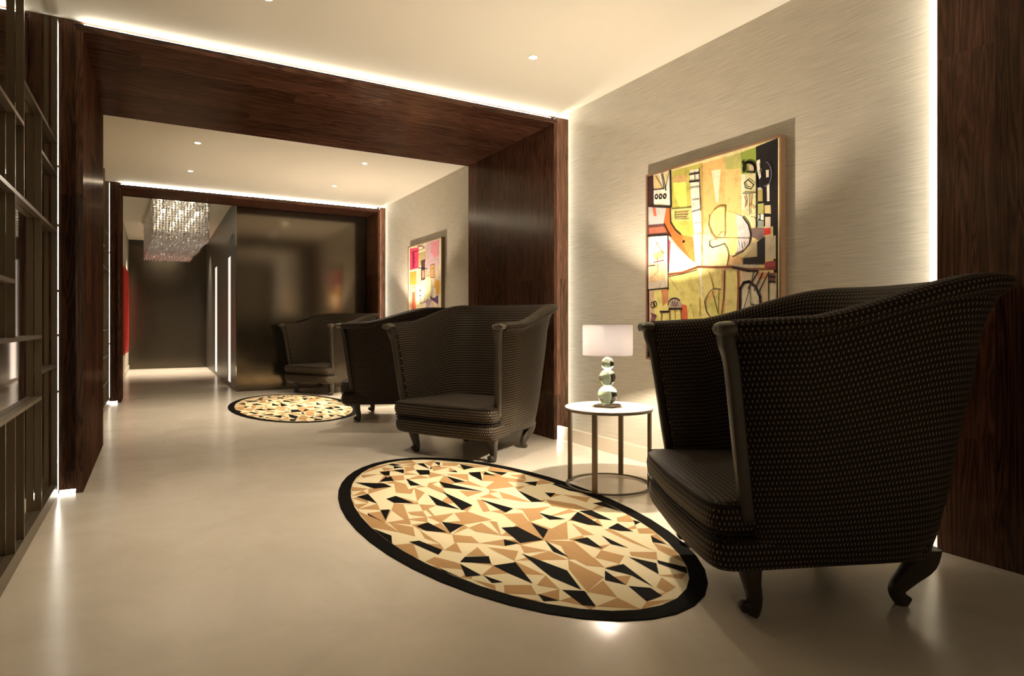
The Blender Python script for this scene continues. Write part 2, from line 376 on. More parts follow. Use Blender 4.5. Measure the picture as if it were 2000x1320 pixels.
TAN = [[(170,125),(265,120),(180,140)],[(275,85),(340,92),(290,103)],[(395,85),(440,80),(450,98),(400,110)],[(530,80),(625,85),(545,105)],[(590,62),(680,65),(660,80),(590,78)],[(325,130),(390,125),(395,150),(340,155)],
[(340,160),(400,170),(430,222),(350,215)],[(445,190),(500,215),(460,262)],[(505,105),(600,125),(525,140)],[(520,165),(590,195),(620,230),(510,185)],[(610,120),(720,120),(725,155),(620,125)],[(810,190),(890,133),(960,185),(830,200)],
[(930,125),(1010,120),(1020,150)],[(1020,180),(1095,150),(1165,165)],[(90,180),(210,195),(180,205),(90,205)],[(75,240),(125,245),(155,300),(90,275)],[(110,318),(165,313),(295,370),(220,395)],[(328,305),(390,275),(430,380)],
[(410,315),(490,310),(510,340),(430,330)],[(470,275),(520,300),(580,370)],[(650,320),(720,312),(845,355),(700,380)],[(765,250),(800,255),(835,310),(800,315)],[(780,240),(830,220),(890,250)],[(880,210),(950,230),(1000,262),(900,245)],
[(900,325),(1000,320),(1030,360),(970,380)],[(1000,305),(1060,295),(1110,345),(1040,365)],[(315,370),(440,392),(450,440),(370,420)],[(470,405),(580,480),(500,450)],[(640,430),(740,440),(780,475),(650,470)],
[(725,395),(790,370),(890,435),(760,415)],[(830,360),(870,365),(895,440)],[(340,485),(440,475),(470,555)],[(500,570),(550,545),(665,575),(570,598)],[(600,510),(660,470),(690,525)],[(710,540),(770,495),(815,540)],
[(820,495),(980,515),(960,565)],[(990,485),(1140,515),(1010,525)],[(1120,250),(1275,275),(1240,300),(1150,285)],[(1205,225),(1350,240),(1330,265)],[(1150,400),(1230,362),(1235,455)],[(1250,370),(1370,432),(1310,435)],
[(1110,460),(1265,465),(1365,550),(1200,490)],[(1235,560),(1420,650),(1240,610)],[(1255,550),(1370,550),(1425,600),(1330,590)],[(1375,550),(1405,510),(1525,540),(1500,580)],[(1420,405),(1450,400),(1680,515),(1560,470)],
[(1550,520),(1690,520),(1695,560),(1560,540)],[(1670,470),(1820,520),(1850,580),(1700,510)],[(1590,400),(1680,400),(1720,430),(1600,425)],[(1485,345),(1570,330),(1580,365),(1490,365)],[(1075,690),(1120,640),(1190,710)],
[(1335,725),(1415,665),(1490,755)],[(905,690),(1045,690),(1075,740),(910,735)],[(740,660),(860,690),(865,720)],[(1700,640),(1845,630),(1820,660)],[(1690,700),(1715,650),(1790,700),(1740,730)]]
def make_rug():
    t = empty('oval_rug', (RC[0], RC[1], 0))
    n = 44; el = lambda a, b, z: [(a*math.cos(2*PI*j/n), b*math.sin(2*PI*j/n), z) for j in range(n)]
    bm = bmesh.new(); loft(bm, [el(RX-.085, RY-.085, 0), el(RX-.085, RY-.085, .003)])
    for f in bm.faces: f.smooth = False
    def flat(poly, z, mi):
        # keep the shard inside the field
        pp = []
        for x, y in poly:
            s = math.hypot(x/(RX-.088), y/(RY-.088))
            pp.append((x/s, y/s) if s > 1 else (x, y))
        try:
            f = bm.faces.new([bm.verts.new((x, y, z)) for x, y in pp]); f.material_index = mi
        except ValueError: pass
    from mathutils.geometry import delaunay_2d_cdt
    A, B_ = [rp(p) for p in TAN], [rp(p) for p in BLK]
    pts = []
    random.seed(11)
    for q in [v for p in A+B_ for v in p] + [(RX*.99*math.cos(2*PI*k/26), RY*.99*math.sin(2*PI*k/26)) for k in range(26)] + [(random.uniform(-RX, RX), random.uniform(-RY, RY)) for _ in range(60)]:
        if all(math.hypot(q[0]-o[0], q[1]-o[1]) > .055 for o in pts) and math.hypot(q[0]/RX, q[1]/RY) < 1: pts.append(q)
    vs, _, fs, *_r = delaunay_2d_cdt([Vector(q) for q in pts], [], [], 0, 1e-5)
    cen = lambda p: (sum(a for a, b in p)/len(p), sum(b for a, b in p)/len(p))
    used = [cen(p) for p in A]
    for f in fs:
        k = random.random(); c = cen([tuple(vs[i]) for i in f])
        if k < .55 and all(math.hypot(c[0]-o[0], c[1]-o[1]) > .10 for o in used): used.append(c); k = .1
        else: k = max(k, .29 if k < .02 else .5)
        if k < .27: flat([tuple(vs[i]) for i in f], .0033, 1)
        elif k < .30: flat([tuple(vs[i]) for i in f], .0033, 2)
    for p in A: flat(p, .0037, 1)
    for p in B_: flat(p, .0041, 2)
    me = D.meshes.new('rug_field')
    for f in bm.faces:
        f.normal_update()
        if len(f.verts) < 12 and f.normal.z < -.5: f.normal_flip()
    bm.to_mesh(me); bm.free()
    for m in (M_RUGC, M_RUGT, M_RUGB): me.materials.append(m)
    link('rug_field', me, t)
    bm = bmesh.new()
    loft(bm, [el(RX-.085, RY-.085, .001), el(RX, RY, .001), el(RX, RY, .003), el(RX-.004, RY-.004, .0046), el(RX-.085, RY-.085, .0046), el(RX-.085, RY-.085, .001)], cap=False)
    for f in bm.faces: f.smooth = False
    obj('rug_border', bm, M_RUGB, t)
    return t
rug = make_rug(); tag(rug, 'large oval rug with cream tan and black shards beside the side table, nearest the camera', 'rug', 'oval mosaic rugs')
r2 = copy_tree(rug); r2.location = (1.68, 9.06, 0); tag(r2, 'far oval rug with cream tan and black shards, beyond the middle portal', 'rug', 'oval mosaic rugs')

# ---------------------------------------------------------------- wing-backed tub armchair
def sel(th, n):  # superellipse unit point over half turn
    c, s = math.cos(th), math.sin(th)
    return math.copysign(abs(c)**(2/n), c), abs(s)**(2/n)
def smooth(t): t = max(0, min(1, t)); return t*t*(3-2*t)
def uv_box(bm, s=1.0):
    uvl = bm.loops.layers.uv.verify()
    for f in bm.faces:
        f.normal_update(); nx, ny, nz = map(abs, f.normal)
        for l in f.loops:
            x, y, z = l.vert.co
            l[uvl].uv = ((y, z) if nx > ny and nx > nz else (x, z) if ny > nz else (x, y))
def slab(x_front, y_front, x_back, y_back, z0, z1, r, bow, n=48, crown=0.0):
    """upholstered slab: plan outline tapering to the back, bulging rounded edge all round"""
    def outline(off):
        pts = []
        for k in range(n):
            a = 2*PI*k/n; c, s = math.cos(a), math.sin(a)
            ex = 2/14
            ux = math.copysign(abs(c)**ex, c); uy = math.copysign(abs(s)**ex, s)
            yy = (y_front+y_back)/2 + uy*((y_back-y_front)/2+off)
            f = (yy-y_front)/(y_back-y_front); hw = x_front+(x_back-x_front)*max(0, min(1, f))
            yy -= bow*max(0, -uy)*(1-ux*ux)
            pts.append((ux*(hw+off), yy))
        return pts
    rings = []
    for k in range(9):
        a = PI*k/8; off = -r*(1-math.sin(a)); z = (z0+z1)/2 - (z1-z0)/2*math.cos(a)
        rings.append([(x, y, z) for x, y in outline(off)])
    top = rings[-1]; cx = 0; cy = (y_front+y_back)/2
    for s in (.8, .5, .2): rings.append([(cx+(x-cx)*s, cy+(y-cy)*s, z1+crown*(1-s*s)) for x, y, z in top])
    bm = bmesh.new(); loft(bm, rings); uv_box(bm)
    for f in bm.faces: f.smooth = True
    return bm
def piping(x_front, y_front, x_back, y_back, z, bow, n=120, r=.0042):
    bm = bmesh.new(); path = []
    for k in range(n):
        a = 2*PI*k/n; c, s = math.cos(a), math.sin(a); ex = 2/14
        ux = math.copysign(abs(c)**ex, c); uy = math.copysign(abs(s)**ex, s)
        yy = (y_front+y_back)/2 + uy*(y_back-y_front)/2; f = (yy-y_front)/(y_back-y_front)
        hw = x_front+(x_back-x_front)*f; yy -= bow*max(0, -uy)*(1-ux*ux); path.append(Vector((ux*hw, yy, z)))
    rings = []
    for k in range(n):
        t = (path[(k+1) % n]-path[k-1]).normalized(); nn = Vector((t.y, -t.x, 0))
        rings.append([tuple(path[k]+nn*r*math.cos(q)+Vector((0,0,r*math.sin(q)))) for q in [2*PI*m/6 for m in range(6)]])
    V = [[bm.verts.new(p) for p in q] for q in rings]
    for i in range(n):
        for j in range(6): bm.faces.new((V[i][j], V[i][(j+1) % 6], V[(i+1) % n][(j+1) % 6], V[(i+1) % n][j])).smooth = True
    return bm
def tube(bm, path, size, n=16, front=None):
    """swept rounded section; path points and (rx, ry) per point"""
    rings = []
    for i, p in enumerate(path):
        a = Vector(path[max(0, i-1)]); b = Vector(path[min(len(path)-1, i+1)]); t = (b-a).normalized()
        u = Vector((1,0,0)); u = (u - t*u.dot(t)).normalized(); v = t.cross(u)
        rx, ry = size[i]; r = []
        for j in range(n):
            c, s = math.cos(2*PI*j/n), math.sin(2*PI*j/n)
            c = math.copysign(abs(c)**.5, c); s = math.copysign(abs(s)**.5, s)
            r.append(tuple(Vector(p)+u*rx*c+v*ry*s))
        rings.append(r)
    loft(bm, rings)
def interp(keys, n):
    """catmull-rom through keys of equal-length tuples"""
    out = []; K = [keys[0]]+list(keys)+[keys[-1]]
    for i in range(1, len(K)-2):
        for s in range(n):
            t = s/n
            out.append(tuple(.5*((2*b)+(-a+c)*t+(2*a-5*b+4*c-d)*t*t+(-a+3*b-3*c+d)*t**3) for a, b, c, d in zip(K[i-1], K[i], K[i+1], K[i+2])))
    out.append(tuple(keys[-1])); return out
def make_chair():
    t = empty('tub_armchair')
    # shell: rows (height fraction or absolute), half width, back depth, front edge, squareness
    NT = 72
    prof = [ # height fraction, half width, back depth, front edge
        (0.00, .455, .785, .02), (.015, .488, .825, .00), (.10, .503, .855, -.01), (.25, .523, .890, -.02), (.45, .542, .930, -.05), (.62, .552, .965, -.075),
        (.78, .558, .998, -.10), (.865, .562, 1.015, -.118), (.920, .564, 1.026, -.122), (.926, .612, 1.060, -.124), (.938, .640, 1.088, -.126),
        (.962, .650, 1.112, -.130), (.985, .638, 1.115, -.132), (.997, .615, 1.090, -.132), (1.0, .588, 1.04, -.130), (.985, .563, .975, -.128), (.955, .545, .920, -.124),
        (.90, .525, .865, -.115), (.80, .508, .815, -.10), (.65, .495, .775, -.08), (.45, .482, .735, -.05), (.26, .470, .70, -.03), (.20, .468, .69, -.02)]
    FL = {5: (.556,.975), 6: (.566,1.005), 7: (.584,1.035), 8: (.606,1.065), 9: (.611,1.070), 10: (.624,1.088), 11: (.641,1.108)}
    rings, uvs = [], []; vlen = 0; prev = None
    Z0 = .205
    for k, (fr, hw, bk, yf) in enumerate(prof):
        ring, uv = [], []; ulen = 0; pp = None
        for j in range(NT+1):
            th = PI*j/NT; ux, uy = sel(th, 4.6)
            rise = smooth((uy-.12)/.76)
            zr = 1.162 + .182*rise
            z = Z0 + fr*(zr-Z0)
            # towards the back the roll melts into a wide flare
            h, b2 = hw, bk
            if k in FL:
                q = smooth((uy-.70)/.28); h = hw+(FL[k][0]-hw)*q; b2 = bk+(FL[k][1]-bk)*q
            x = ux*h; y = yf+(b2-yf)*uy
            ring.append((x, y, z))
        rings.append(ring)
    # uv: u from arc length of a mid row, v from path length of the middle column
    mid = rings[4]; U = [0]
    for j in range(NT): U.append(U[-1]+(Vector(mid[j+1])-Vector(mid[j])).length)
    V = [0]
    for k in range(len(rings)-1): V.append(V[-1]+(Vector(rings[k+1][4])-Vector(rings[k][4])).length)
    for k in range(len(rings)): uvs.append([(U[j], V[k]) for j in range(NT+1)])
    bm = bmesh.new(); VV = loft(bm, rings, cap=False, closed=False, uvs=uvs)
    uvl = bm.loops.layers.uv.verify()
    for j in (0, NT):
        f = bm.faces.new([r[j] for r in VV]); 
        for l in f.loops: l[uvl].uv = (l.vert.co.y, l.vert.co.z)
    for j in range(NT):   # inner bottom to outer bottom
        bm.faces.new((VV[0][j], VV[0][j+1], VV[-1][j+1], VV[-1][j]))
    o = obj('backrest', bm, M_FABRIC, t)
    for p in o.data.polygons: p.use_smooth = len(p.vertices) == 4
    rl = obj('seat_rail', slab(.535, -.170, .435, .76, .20, .338, .035, .03, n=96), M_FABRIC, t)
    cu = obj('seat_cushion', slab(.540, -.178, .435, .64, .340, .474, .040, .035, n=96, crown=.018), M_FABRIC, t)
    for zz in (.462, .352): obj('piping', piping(.533, -.171, .428, .633, zz, .035), M_FABRIC, cu)
    obj('piping', piping(.530, -.165, .430, .755, .330, .03), M_FABRIC, rl)
    for s in (-1, 1):
        bm = bmesh.new()
        keys = interp([(s*.500, -.036, .40, .026, .026), (s*.516, -.058, .55, .025, .026), (s*.536, -.090, .80, .026, .026), (s*.553, -.117, 1.0, .028, .027), (s*.566, -.140, 1.075, .033, .029), (s*.574, -.144, 1.118, .040, .030)], 4)
        tube(bm, [k[:3] for k in keys], [k[3:] for k in keys])
        post = obj('arm_post', bm, M_SHOWWOOD, t)
        bm = bmesh.new()   # scroll cap rolling outwards
        keys = interp([(-.045, .010), (-.043, .018), (-.030, .026), (0, .029), (.022, .028), (.030, .020), (.033, .010)], 2)
        rings = []
        for dy, r in keys: rings.append([(s*(.588+.062*(r/.029)*math.cos(a)*.95), -.145+dy, 1.128+r*math.sin(a)) for a in [2*PI*j/20 for j in range(20)]])
        loft(bm, rings)
        for tt in range(2):   # scroll groove rings
            rr = .024-.009*tt; cx0 = s*(.588+.022)
            ring = []
            for k in range(17):
                a = 2*PI*k/16; c = Vector((cx0+rr*1.2*math.cos(a), -.186-.002*tt, 1.128+rr*.8*math.sin(a)))
                ring.append([tuple(c+Vector((math.cos(a)*.004*math.cos(q), .004*math.sin(q), math.sin(a)*.004*math.cos(q)))) for q in [2*PI*m/6 for m in range(6)]])
            loft(bm, ring, cap=False)
        obj('scroll_cap', bm, M_CAP, post)
    for s in (-1, 1):
        bm = bmesh.new()
        keys = interp([(s*.425, .005, .235, .040, .044), (s*.430, .002, .19, .038, .042), (s*.425, .012, .13, .031, .033), (s*.418, .026, .07, .026, .028), (s*.415, .022, .025, .025, .028), (s*.415, .012, .002, .022, .026)], 4)
        tube(bm, [k[:3] for k in keys], [k[3:] for k in keys])
        ob = bm
        # scroll toe: small volute in front of the foot
        n = 14
        rings = []
        for x, r in ((-.024,.010),(-.021,.020),(-.012,.0235),(.012,.0235),(.021,.020),(.024,.010)):
            rings.append([(s*.415+x, -.010+r*math.cos(2*PI*j/n), .035+r*math.sin(2*PI*j/n)) for j in range(n)])
        loft(ob, rings)
        rings = []
        for x, r in ((-.030,.005),(-.030,.010),(.030,.010),(.030,.005)):
            rings.append([(s*.415+x, -.012+r*math.cos(2*PI*j/n), .037+r*math.sin(2*PI*j/n)) for j in range(n)])
        loft(ob, rings)
        obj('front_leg', ob, M_SHOWWOOD, t)
        bm = bmesh.new()
        keys = interp([(s*.350, .750, .235, .044, .066), (s*.350, .742, .18, .038, .056), (s*.342, .695, .12, .030, .040), (s*.333, .655, .065, .025, .031), (s*.330, .665, .025, .023, .028), (s*.330, .692, .002, .023, .030)], 4)
        tube(bm, [k[:3] for k in keys], [k[3:] for k in keys])
        obj('back_leg', bm, M_SHOWWOOD, t)
    return t
ANG = math.atan2(.475, .88)      # backwards axis +Y of the chair turned to (.88, .475)
chairs = [((2.222, 2.017), rad(-90)-ANG, 'nearest dark spotted tub armchair, seen from its side at the right'),
          ((2.234, 4.917), rad(-90)+ANG, 'dark spotted tub armchair beyond the near rug, front and seat facing the camera'),
          ((2.272, 7.627), rad(-90)-ANG, 'dark spotted tub armchair seen side-on between the two portals, overlapping the far rug'),
          ((2.272, 10.50), rad(-90)+ANG, 'farthest dark spotted tub armchair, in front of the dark glass wall')]
proto = make_chair()
for i, (p, rz, lab) in enumerate(chairs):
    o = proto if i == 0 else copy_tree(proto)
    o.location = (p[0], p[1], .0048 if i in (0, 2) else 0); o.rotation_euler.z = rz
    tag(o, lab, 'armchair', 'dark spotted tub armchairs')

# ---------------------------------------------------------------- side tables and table lamps
TC = (2.82, 3.50)
def make_table():
    t = empty('side_table', (TC[0], TC[1], .0047))
    bm = bmesh.new(); lathe(bm, [(.306, .545), (.312, .547), (.314, .551), (.312, .5555), (.305, .557)], 64); obj('tabletop', bm, M_TOP, t)
    bm = bmesh.new(); n = 64
    lathe(bm, [(.298, .533), (.309, .533), (.311, .545), (.298, .545), (.298, .533)], 64, cap=False); obj('top_rim', bm, M_TABLE, t)
    bm = bmesh.new(); lathe(bm, [(.286, .001), (.306, .001), (.306, .009), (.286, .009), (.286, .001)], 64, cap=False); obj('base_ring', bm, M_TABLE, t)
    for k in range(4):
        a = rad(153+90*k-30)
        bm = bmesh.new(); box(bm, .284, .308, -.0175, .0175, .006, .535)
        for v in bm.verts:
            x, y = v.co.x, v.co.y; v.co.x = x*math.cos(a)-y*math.sin(a); v.co.y = x*math.sin(a)+y*math.cos(a)
        obj('leg', bm, M_TABLE, t, bevel=.002)
    return t
def ball(bm, r, zc, n=40):
    lathe(bm, [(r*math.sin(a), zc-r*math.cos(a)) for a in [PI*(.09+.82*k/18) for k in range(19)]], n)
def make_lamp():
    t = empty('table_lamp', (TC[0]-.01, TC[1], .5618))
    o = boxobj('lamp_base', (-.072, .072, -.072, .072, 0, .016), M_TABLE, t, bevel=.002); o.rotation_euler.z = rad(25)
    for r, z in ((.0715, .084), (.0600, .207), (.0465, .307)):
        bm = bmesh.new(); ball(bm, r, z); obj('glass_ball', bm, M_GLASS, t)
    for z, r in ((.0175, .026), (.1510, .024), (.2635, .021)):
        bm = bmesh.new(); lathe(bm, [(r, z-.0014), (r, z+.0014)], 24); obj('chrome_disc', bm, M_CHROME, t)
    bm = bmesh.new(); lathe(bm, [(.016, .351), (.016, .358), (.008, .360), (.008, .43), (.014, .431), (.014, .437)], 20); obj('lamp_stem', bm, M_CHROME, t)
    bm = bmesh.new(); bmesh.ops.create_icosphere(bm, subdivisions=2, radius=.022, matrix=Matrix.Translation((0,0,.462))); obj('bulb', bm, M_BULB, t, smooth=True)
    bm = bmesh.new(); z0, z1, R = .366, .588, .178
    lathe(bm, [(R, z0), (R, z1), (R-.002, z1), (R-.002, z0), (R, z0)], 72, cap=False); o = obj('lamp_shade', bm, M_SHADE, t)
    for z in (z0, z1):
        bm = bmesh.new(); lathe(bm, [(R-.004, z-.002), (R+.0012, z-.002), (R+.0012, z+.002), (R-.004, z+.002), (R-.004, z-.002)], 72, cap=False); obj('shade_rim', bm, M_RING, o)
    bm = bmesh.new()
    for k in range(3):
        a = 2*PI*k/3; d = Vector((math.cos(a), math.sin(a), 0)); s = Vector((-math.sin(a), math.cos(a), 0))*.0015
        p0 = Vector((0,0,.425))+d*.012; p1 = Vector((0,0,.37))+d*(R-.003)
        loft(bm, [[tuple(p0+s), tuple(p0-s), tuple(p0-s+Vector((0,0,.003))), tuple(p0+s+Vector((0,0,.003)))], [tuple(p1+s), tuple(p1-s), tuple(p1-s+Vector((0,0,.003))), tuple(p1+s+Vector((0,0,.003)))]])
    obj('shade_carrier', bm, M_CHROME, o)
    return t
tb = make_table(); tag(tb, 'round side table with pale top and flat bronze legs, beside the near rug', 'side table', 'round side tables')
lp = make_lamp(); tag(lp, 'table lamp with stacked green glass balls and pale drum shade on the near side table', 'lamp', 'glass ball table lamps')
tb2 = copy_tree(tb); tb2.location = (2.86, 9.10, 0); tag(tb2, 'round side table hidden behind the armchairs between the two portals', 'side table', 'round side tables')
lp2 = copy_tree(lp); lp2.location = (2.85, 9.10, .557); tag(lp2, 'table lamp hidden behind the armchairs between the two portals', 'lamp', 'glass ball table lamps')

# ---------------------------------------------------------------- paintings
def picture(name, X, y0, y1, z0, z1, origin, scale, polys, lines, frame_mat, label, fw=.020):
    """y0 > y1 : far edge and near edge on the wall"""
    t = empty(name, (XWALL, (y0+y1)/2, (z0+z1)/2)); tag(t, label, 'painting')
    yc, zc = (y0+y1)/2, (z0+z1)/2; hw, hh = abs(y0-y1)/2, (z1-z0)/2
    dep = XWALL-X
    bm = bmesh.new()
    box(bm, -dep-.006, -.001, -hw, -hw+fw, -hh, hh); box(bm, -dep-.006, -.001, hw-fw, hw, -hh, hh)
    box(bm, -dep-.006, -.001, -hw+fw, hw-fw, -hh, -hh+fw); box(bm, -dep-.006, -.001, -hw+fw, hw-fw, hh-fw, hh)
    obj('picture_frame', bm, frame_mat, t, bevel=.002)
    cw, ch = hw-fw, hh-fw
    bm = bmesh.new(); cl = bm.loops.layers.float_color.new('paint')
    def face(pts, x, col):
        pp = [(min(max(a, -cw+.001), cw-.001), min(max(b, -ch+.001), ch-.001)) for a, b in pts]
        try: f = bm.faces.new([bm.verts.new((x, a, b)) for a, b in pp])
        except ValueError: return
        f.normal_update()
        if f.normal.x > 0: f.normal_flip()
        for l in f.loops: l[cl] = (*col, 1)
    def P(q):
        y, z = on_x(origin[0]+q[0]/scale, origin[1]+q[1]/scale, X); return y-yc, z-zc
    face([(-cw,-ch),(cw,-ch),(cw,ch),(-cw,ch)], -dep+.002, polys[0][1])
    k = 0
    for pts, col in polys[1:]:
        k += 1; face([P(q) for q in pts], -dep+.002-.00006*k, col)
    for pts, wd, col in lines:
        k += 1; pp = [Vector(P(q)) for q in pts]
        for a, b in zip(pp, pp[1:]):
            d = (b-a); 
            if d.length < 1e-5: continue
            nrm = Vector((-d.y, d.x)).normalized()*wd/2; e = d.normalized()*wd*.3
            face([tuple(a-e+nrm), tuple(b+e+nrm), tuple(b+e-nrm), tuple(a-e-nrm)], -dep+.002-.00006*k, col)
    me = D.meshes.new('canvas'); bm.to_mesh(me); bm.free(); me.materials.append(painted('oil_paint_'+name)); link('canvas', me, t)
    bm = bmesh.new(); box(bm, -dep+.004, -.001, -cw, cw, -ch, ch); obj('backing_board', bm, M_BLACK, t)
    return t
K = (.010,.007,.008); W_ = (.86,.80,.68); Y_ = (.84,.76,.25); O_ = (.80,.42,.14); DK = (.05,.02,.02)
big = [(None, (.85,.74,.38)),
 ([(118,303),(240,270),(240,1240),(118,1240)], (.82,.66,.42)),
 ([(240,275),(395,233),(398,610),(300,610),(240,560)], (.52,.47,.10)),
 ([(250,300),(320,292),(320,330),(250,335)], (.62,.40,.16)),
 ([(250,335),(315,330),(322,470),(285,465),(255,400)], (.86,.78,.16)),
 ([(245,470),(345,462),(345,530),(245,535)], (.66,.56,.20)),
 ([(335,270),(387,262),(395,590),(358,602),(345,480)], W_),
 ([(392,238),(515,203),(522,460),(460,480),(430,520),(400,610)], (.80,.50,.18)),
 ([(515,205),(595,180),(600,262),(520,285)], (.52,.50,.16)),
 ([(500,270),(597,260),(603,510),(522,480)], (.82,.58,.22)),
 ([(448,272),(495,265),(482,440),(470,430)], (.85,.80,.55)),
 ([(597,180),(676,152),(682,292),(600,292)], (.30,.38,.06)),
 ([(600,290),(682,285),(682,520),(612,500)], (.66,.62,.34)),
 ([(602,292),(620,292),(618,475),(602,470)], (.85,.78,.60)),
 ([(676,150),(790,100),(790,985),(770,985),(765,560),(690,560),(680,300)], K),
 ([(118,300),(150,292),(150,455),(118,458)], DK), ([(118,300),(132,297),(130,1240),(118,1240)], DK),
 ([(148,292),(236,272),(238,452),(150,440)], W_),
 ([(150,300),(175,292),(200,368),(150,372)], (.72,.52,.25)), ([(195,288),(228,282),(212,355)], (.75,.62,.32)),
 ([(122,460),(232,462),(205,552),(122,552)], (.46,.45,.44)),
 ([(140,455),(158,455),(165,505),(152,508)], (.55,.14,.07)),
 ([(118,552),(210,545),(245,610),(118,610)], (.12,.05,.045)), ([(125,568),(200,560),(212,590),(126,598)], (.42,.13,.08)),
 ([(122,615),(224,605),(222,885),(122,888)], (.86,.76,.62)),
 ([(130,760),(215,740),(215,830),(130,850)], (.80,.55,.30)), ([(150,700),(200,680),(200,720),(155,735)], (.75,.42,.2)),
 ([(222,620),(238,640),(235,790),(224,800)], (.35,.08,.09)), ([(236,725),(262,735),(255,750),(236,742)], K),
 ([(243,560),(262,580),(300,610),(280,600),(243,575)], W_),
 ([(240,600),(275,655),(330,720),(385,765),(228,808)], (.92,.84,.48)),
 ([(215,465),(232,460),(237,540),(262,580),(300,608),(352,615),(364,748),(330,722),(270,660),(210,582),(200,545)], (.60,.13,.03)),
 ([(300,608),(352,615),(364,748),(340,728),(300,650)], (.66,.22,.05)),
 ([(352,600),(400,600),(400,770),(366,765)], (.90,.80,.50)),
 ([(398,600),(520,590),(600,700),(560,725),(525,772),(385,772)], (.93,.85,.42)),
 ([(520,480),(575,495),(600,515),(580,705),(530,700)], (.93,.82,.28)),
 ([(575,495),(610,510),(640,550),(652,600),(645,645),(610,690),(572,712),(585,640)], (.66,.60,.60)),
 ([(530,705),(572,712),(610,722),(600,755),(540,765)], (.80,.50,.24)),
 ([(520,458),(500,455),(470,468),(440,505),(436,550),(452,595),(474,625),(500,590),(518,545)], (.90,.78,.28)),
 ([(650,570),(718,566),(720,645),(652,612)], (.22,.15,.14)),
 ([(644,645),(686,645),(686,715),(612,722),(640,690)], (.66,.54,.34)),
 ([(683,640),(725,612),(725,757),(610,757),(612,724),(684,716)], K),
 ([(725,615),(780,606),(780,728),(725,725)], (.76,.68,.54)),
 ([(720,745),(780,735),(780,782),(722,772)], (.36,.06,.07)), ([(560,755),(690,758),(690,780),(640,775),(570,765)], (.62,.56,.46)),
 ([(720,570),(752,568),(752,600),(720,606)], (.72,.05,.04)), ([(725,512),(753,510),(753,568),(725,570)], (.78,.64,.5)),
 ([(722,452),(753,450),(755,495),(722,492)], (.70,.56,.28)), ([(733,342),(747,340),(748,430),(735,430)], W_),
 ([(680,222),(698,214),(702,250),(690,298),(682,262)], W_), ([(690,295),(706,260),(704,305),(695,318)], (.7,.66,.6)),
 ([(729,270),(744,268),(744,305),(731,308)], W_), ([(682,370),(712,364),(712,430),(682,432)], (.38,.30,.10)),
 ([(682,362),(705,358),(705,372),(682,374)], (.5,.48,.44)), ([(682,445),(718,440),(718,495),(682,497)], (.40,.40,.12)),
 ([(682,500),(697,500),(697,522),(682,522)], (.6,.6,.6)), ([(702,497),(718,497),(718,528),(702,526)], W_), ([(682,528),(718,532),(718,562),(682,562)], (.30,.34,.28)),
 ([(648,510),(672,515),(682,562),(665,560)], (.72,.62,.36)), ([(640,240),(672,245),(672,275),(645,275)], (.6,.42,.32)),
 ([(226,815),(395,775),(400,1300),(226,1300)], (.84,.76,.26)), ([(395,775),(520,775),(520,1300),(400,1300)], (.86,.76,.30)),
 ([(385,775),(397,775),(402,930),(396,935)], (.95,.93,.85)),
 ([(415,945),(460,880),(470,900),(420,1000)], (.80,.55,.20)), ([(425,950),(500,890),(510,1040),(450,1030)], (.70,.68,.22)),
 ([(500,780),(525,780),(520,1010),(500,1010)], (.80,.50,.22)),
 ([(524,788),(584,788),(580,1020),(518,1020)], (.80,.72,.30)), ([(584,788),(600,788),(592,1020),(578,1020)], (.62,.28,.12)),
 ([(598,788),(785,800),(785,1300),(594,1300)], (.68,.56,.42)), ([(690,800),(735,800),(725,830),(690,835)], (.72,.30,.14)),
 ([(597,1010),(600,880),(615,850),(640,845),(675,865),(700,920),(706,1000)], (.76,.70,.56)),
 ([(748,850),(780,855),(780,980),(748,985)], (.74,.68,.52)), ([(748,800),(780,800),(780,850),(748,845)], (.25,.10,.09)),
 ([(130,888),(222,880),(226,985),(218,1220),(132,1215)], (.84,.76,.28)), ([(128,888),(152,886),(158,1215),(130,1215)], (.74,.52,.36)),
 ([(190,882),(224,878),(224,950),(196,970)], (.68,.30,.13)), ([(290,960),(322,968),(326,1040),(298,1040)], (.66,.14,.06)),
 ([(232,930),(262,925),(298,960),(292,985),(234,990)], (.64,.48,.42)), ([(140,1020),(160,1010),(150,1060),(132,1060)], (.25,.12,.14)),
 ([(118,1208),(300,1225),(300,1290),(118,1290)], K), ([(132,1190),(205,1193),(205,1215),(132,1212)], (.80,.52,.22))]
KL = (.02,.012,.012); BR = (.22,.06,.03)
def arc(cx, cy, rx, ry, a0, a1, n=14): return [(cx+rx*math.cos(rad(a0+(a1-a0)*k/n)), cy+ry*math.sin(rad(a0+(a1-a0)*k/n))) for k in range(n+1)]
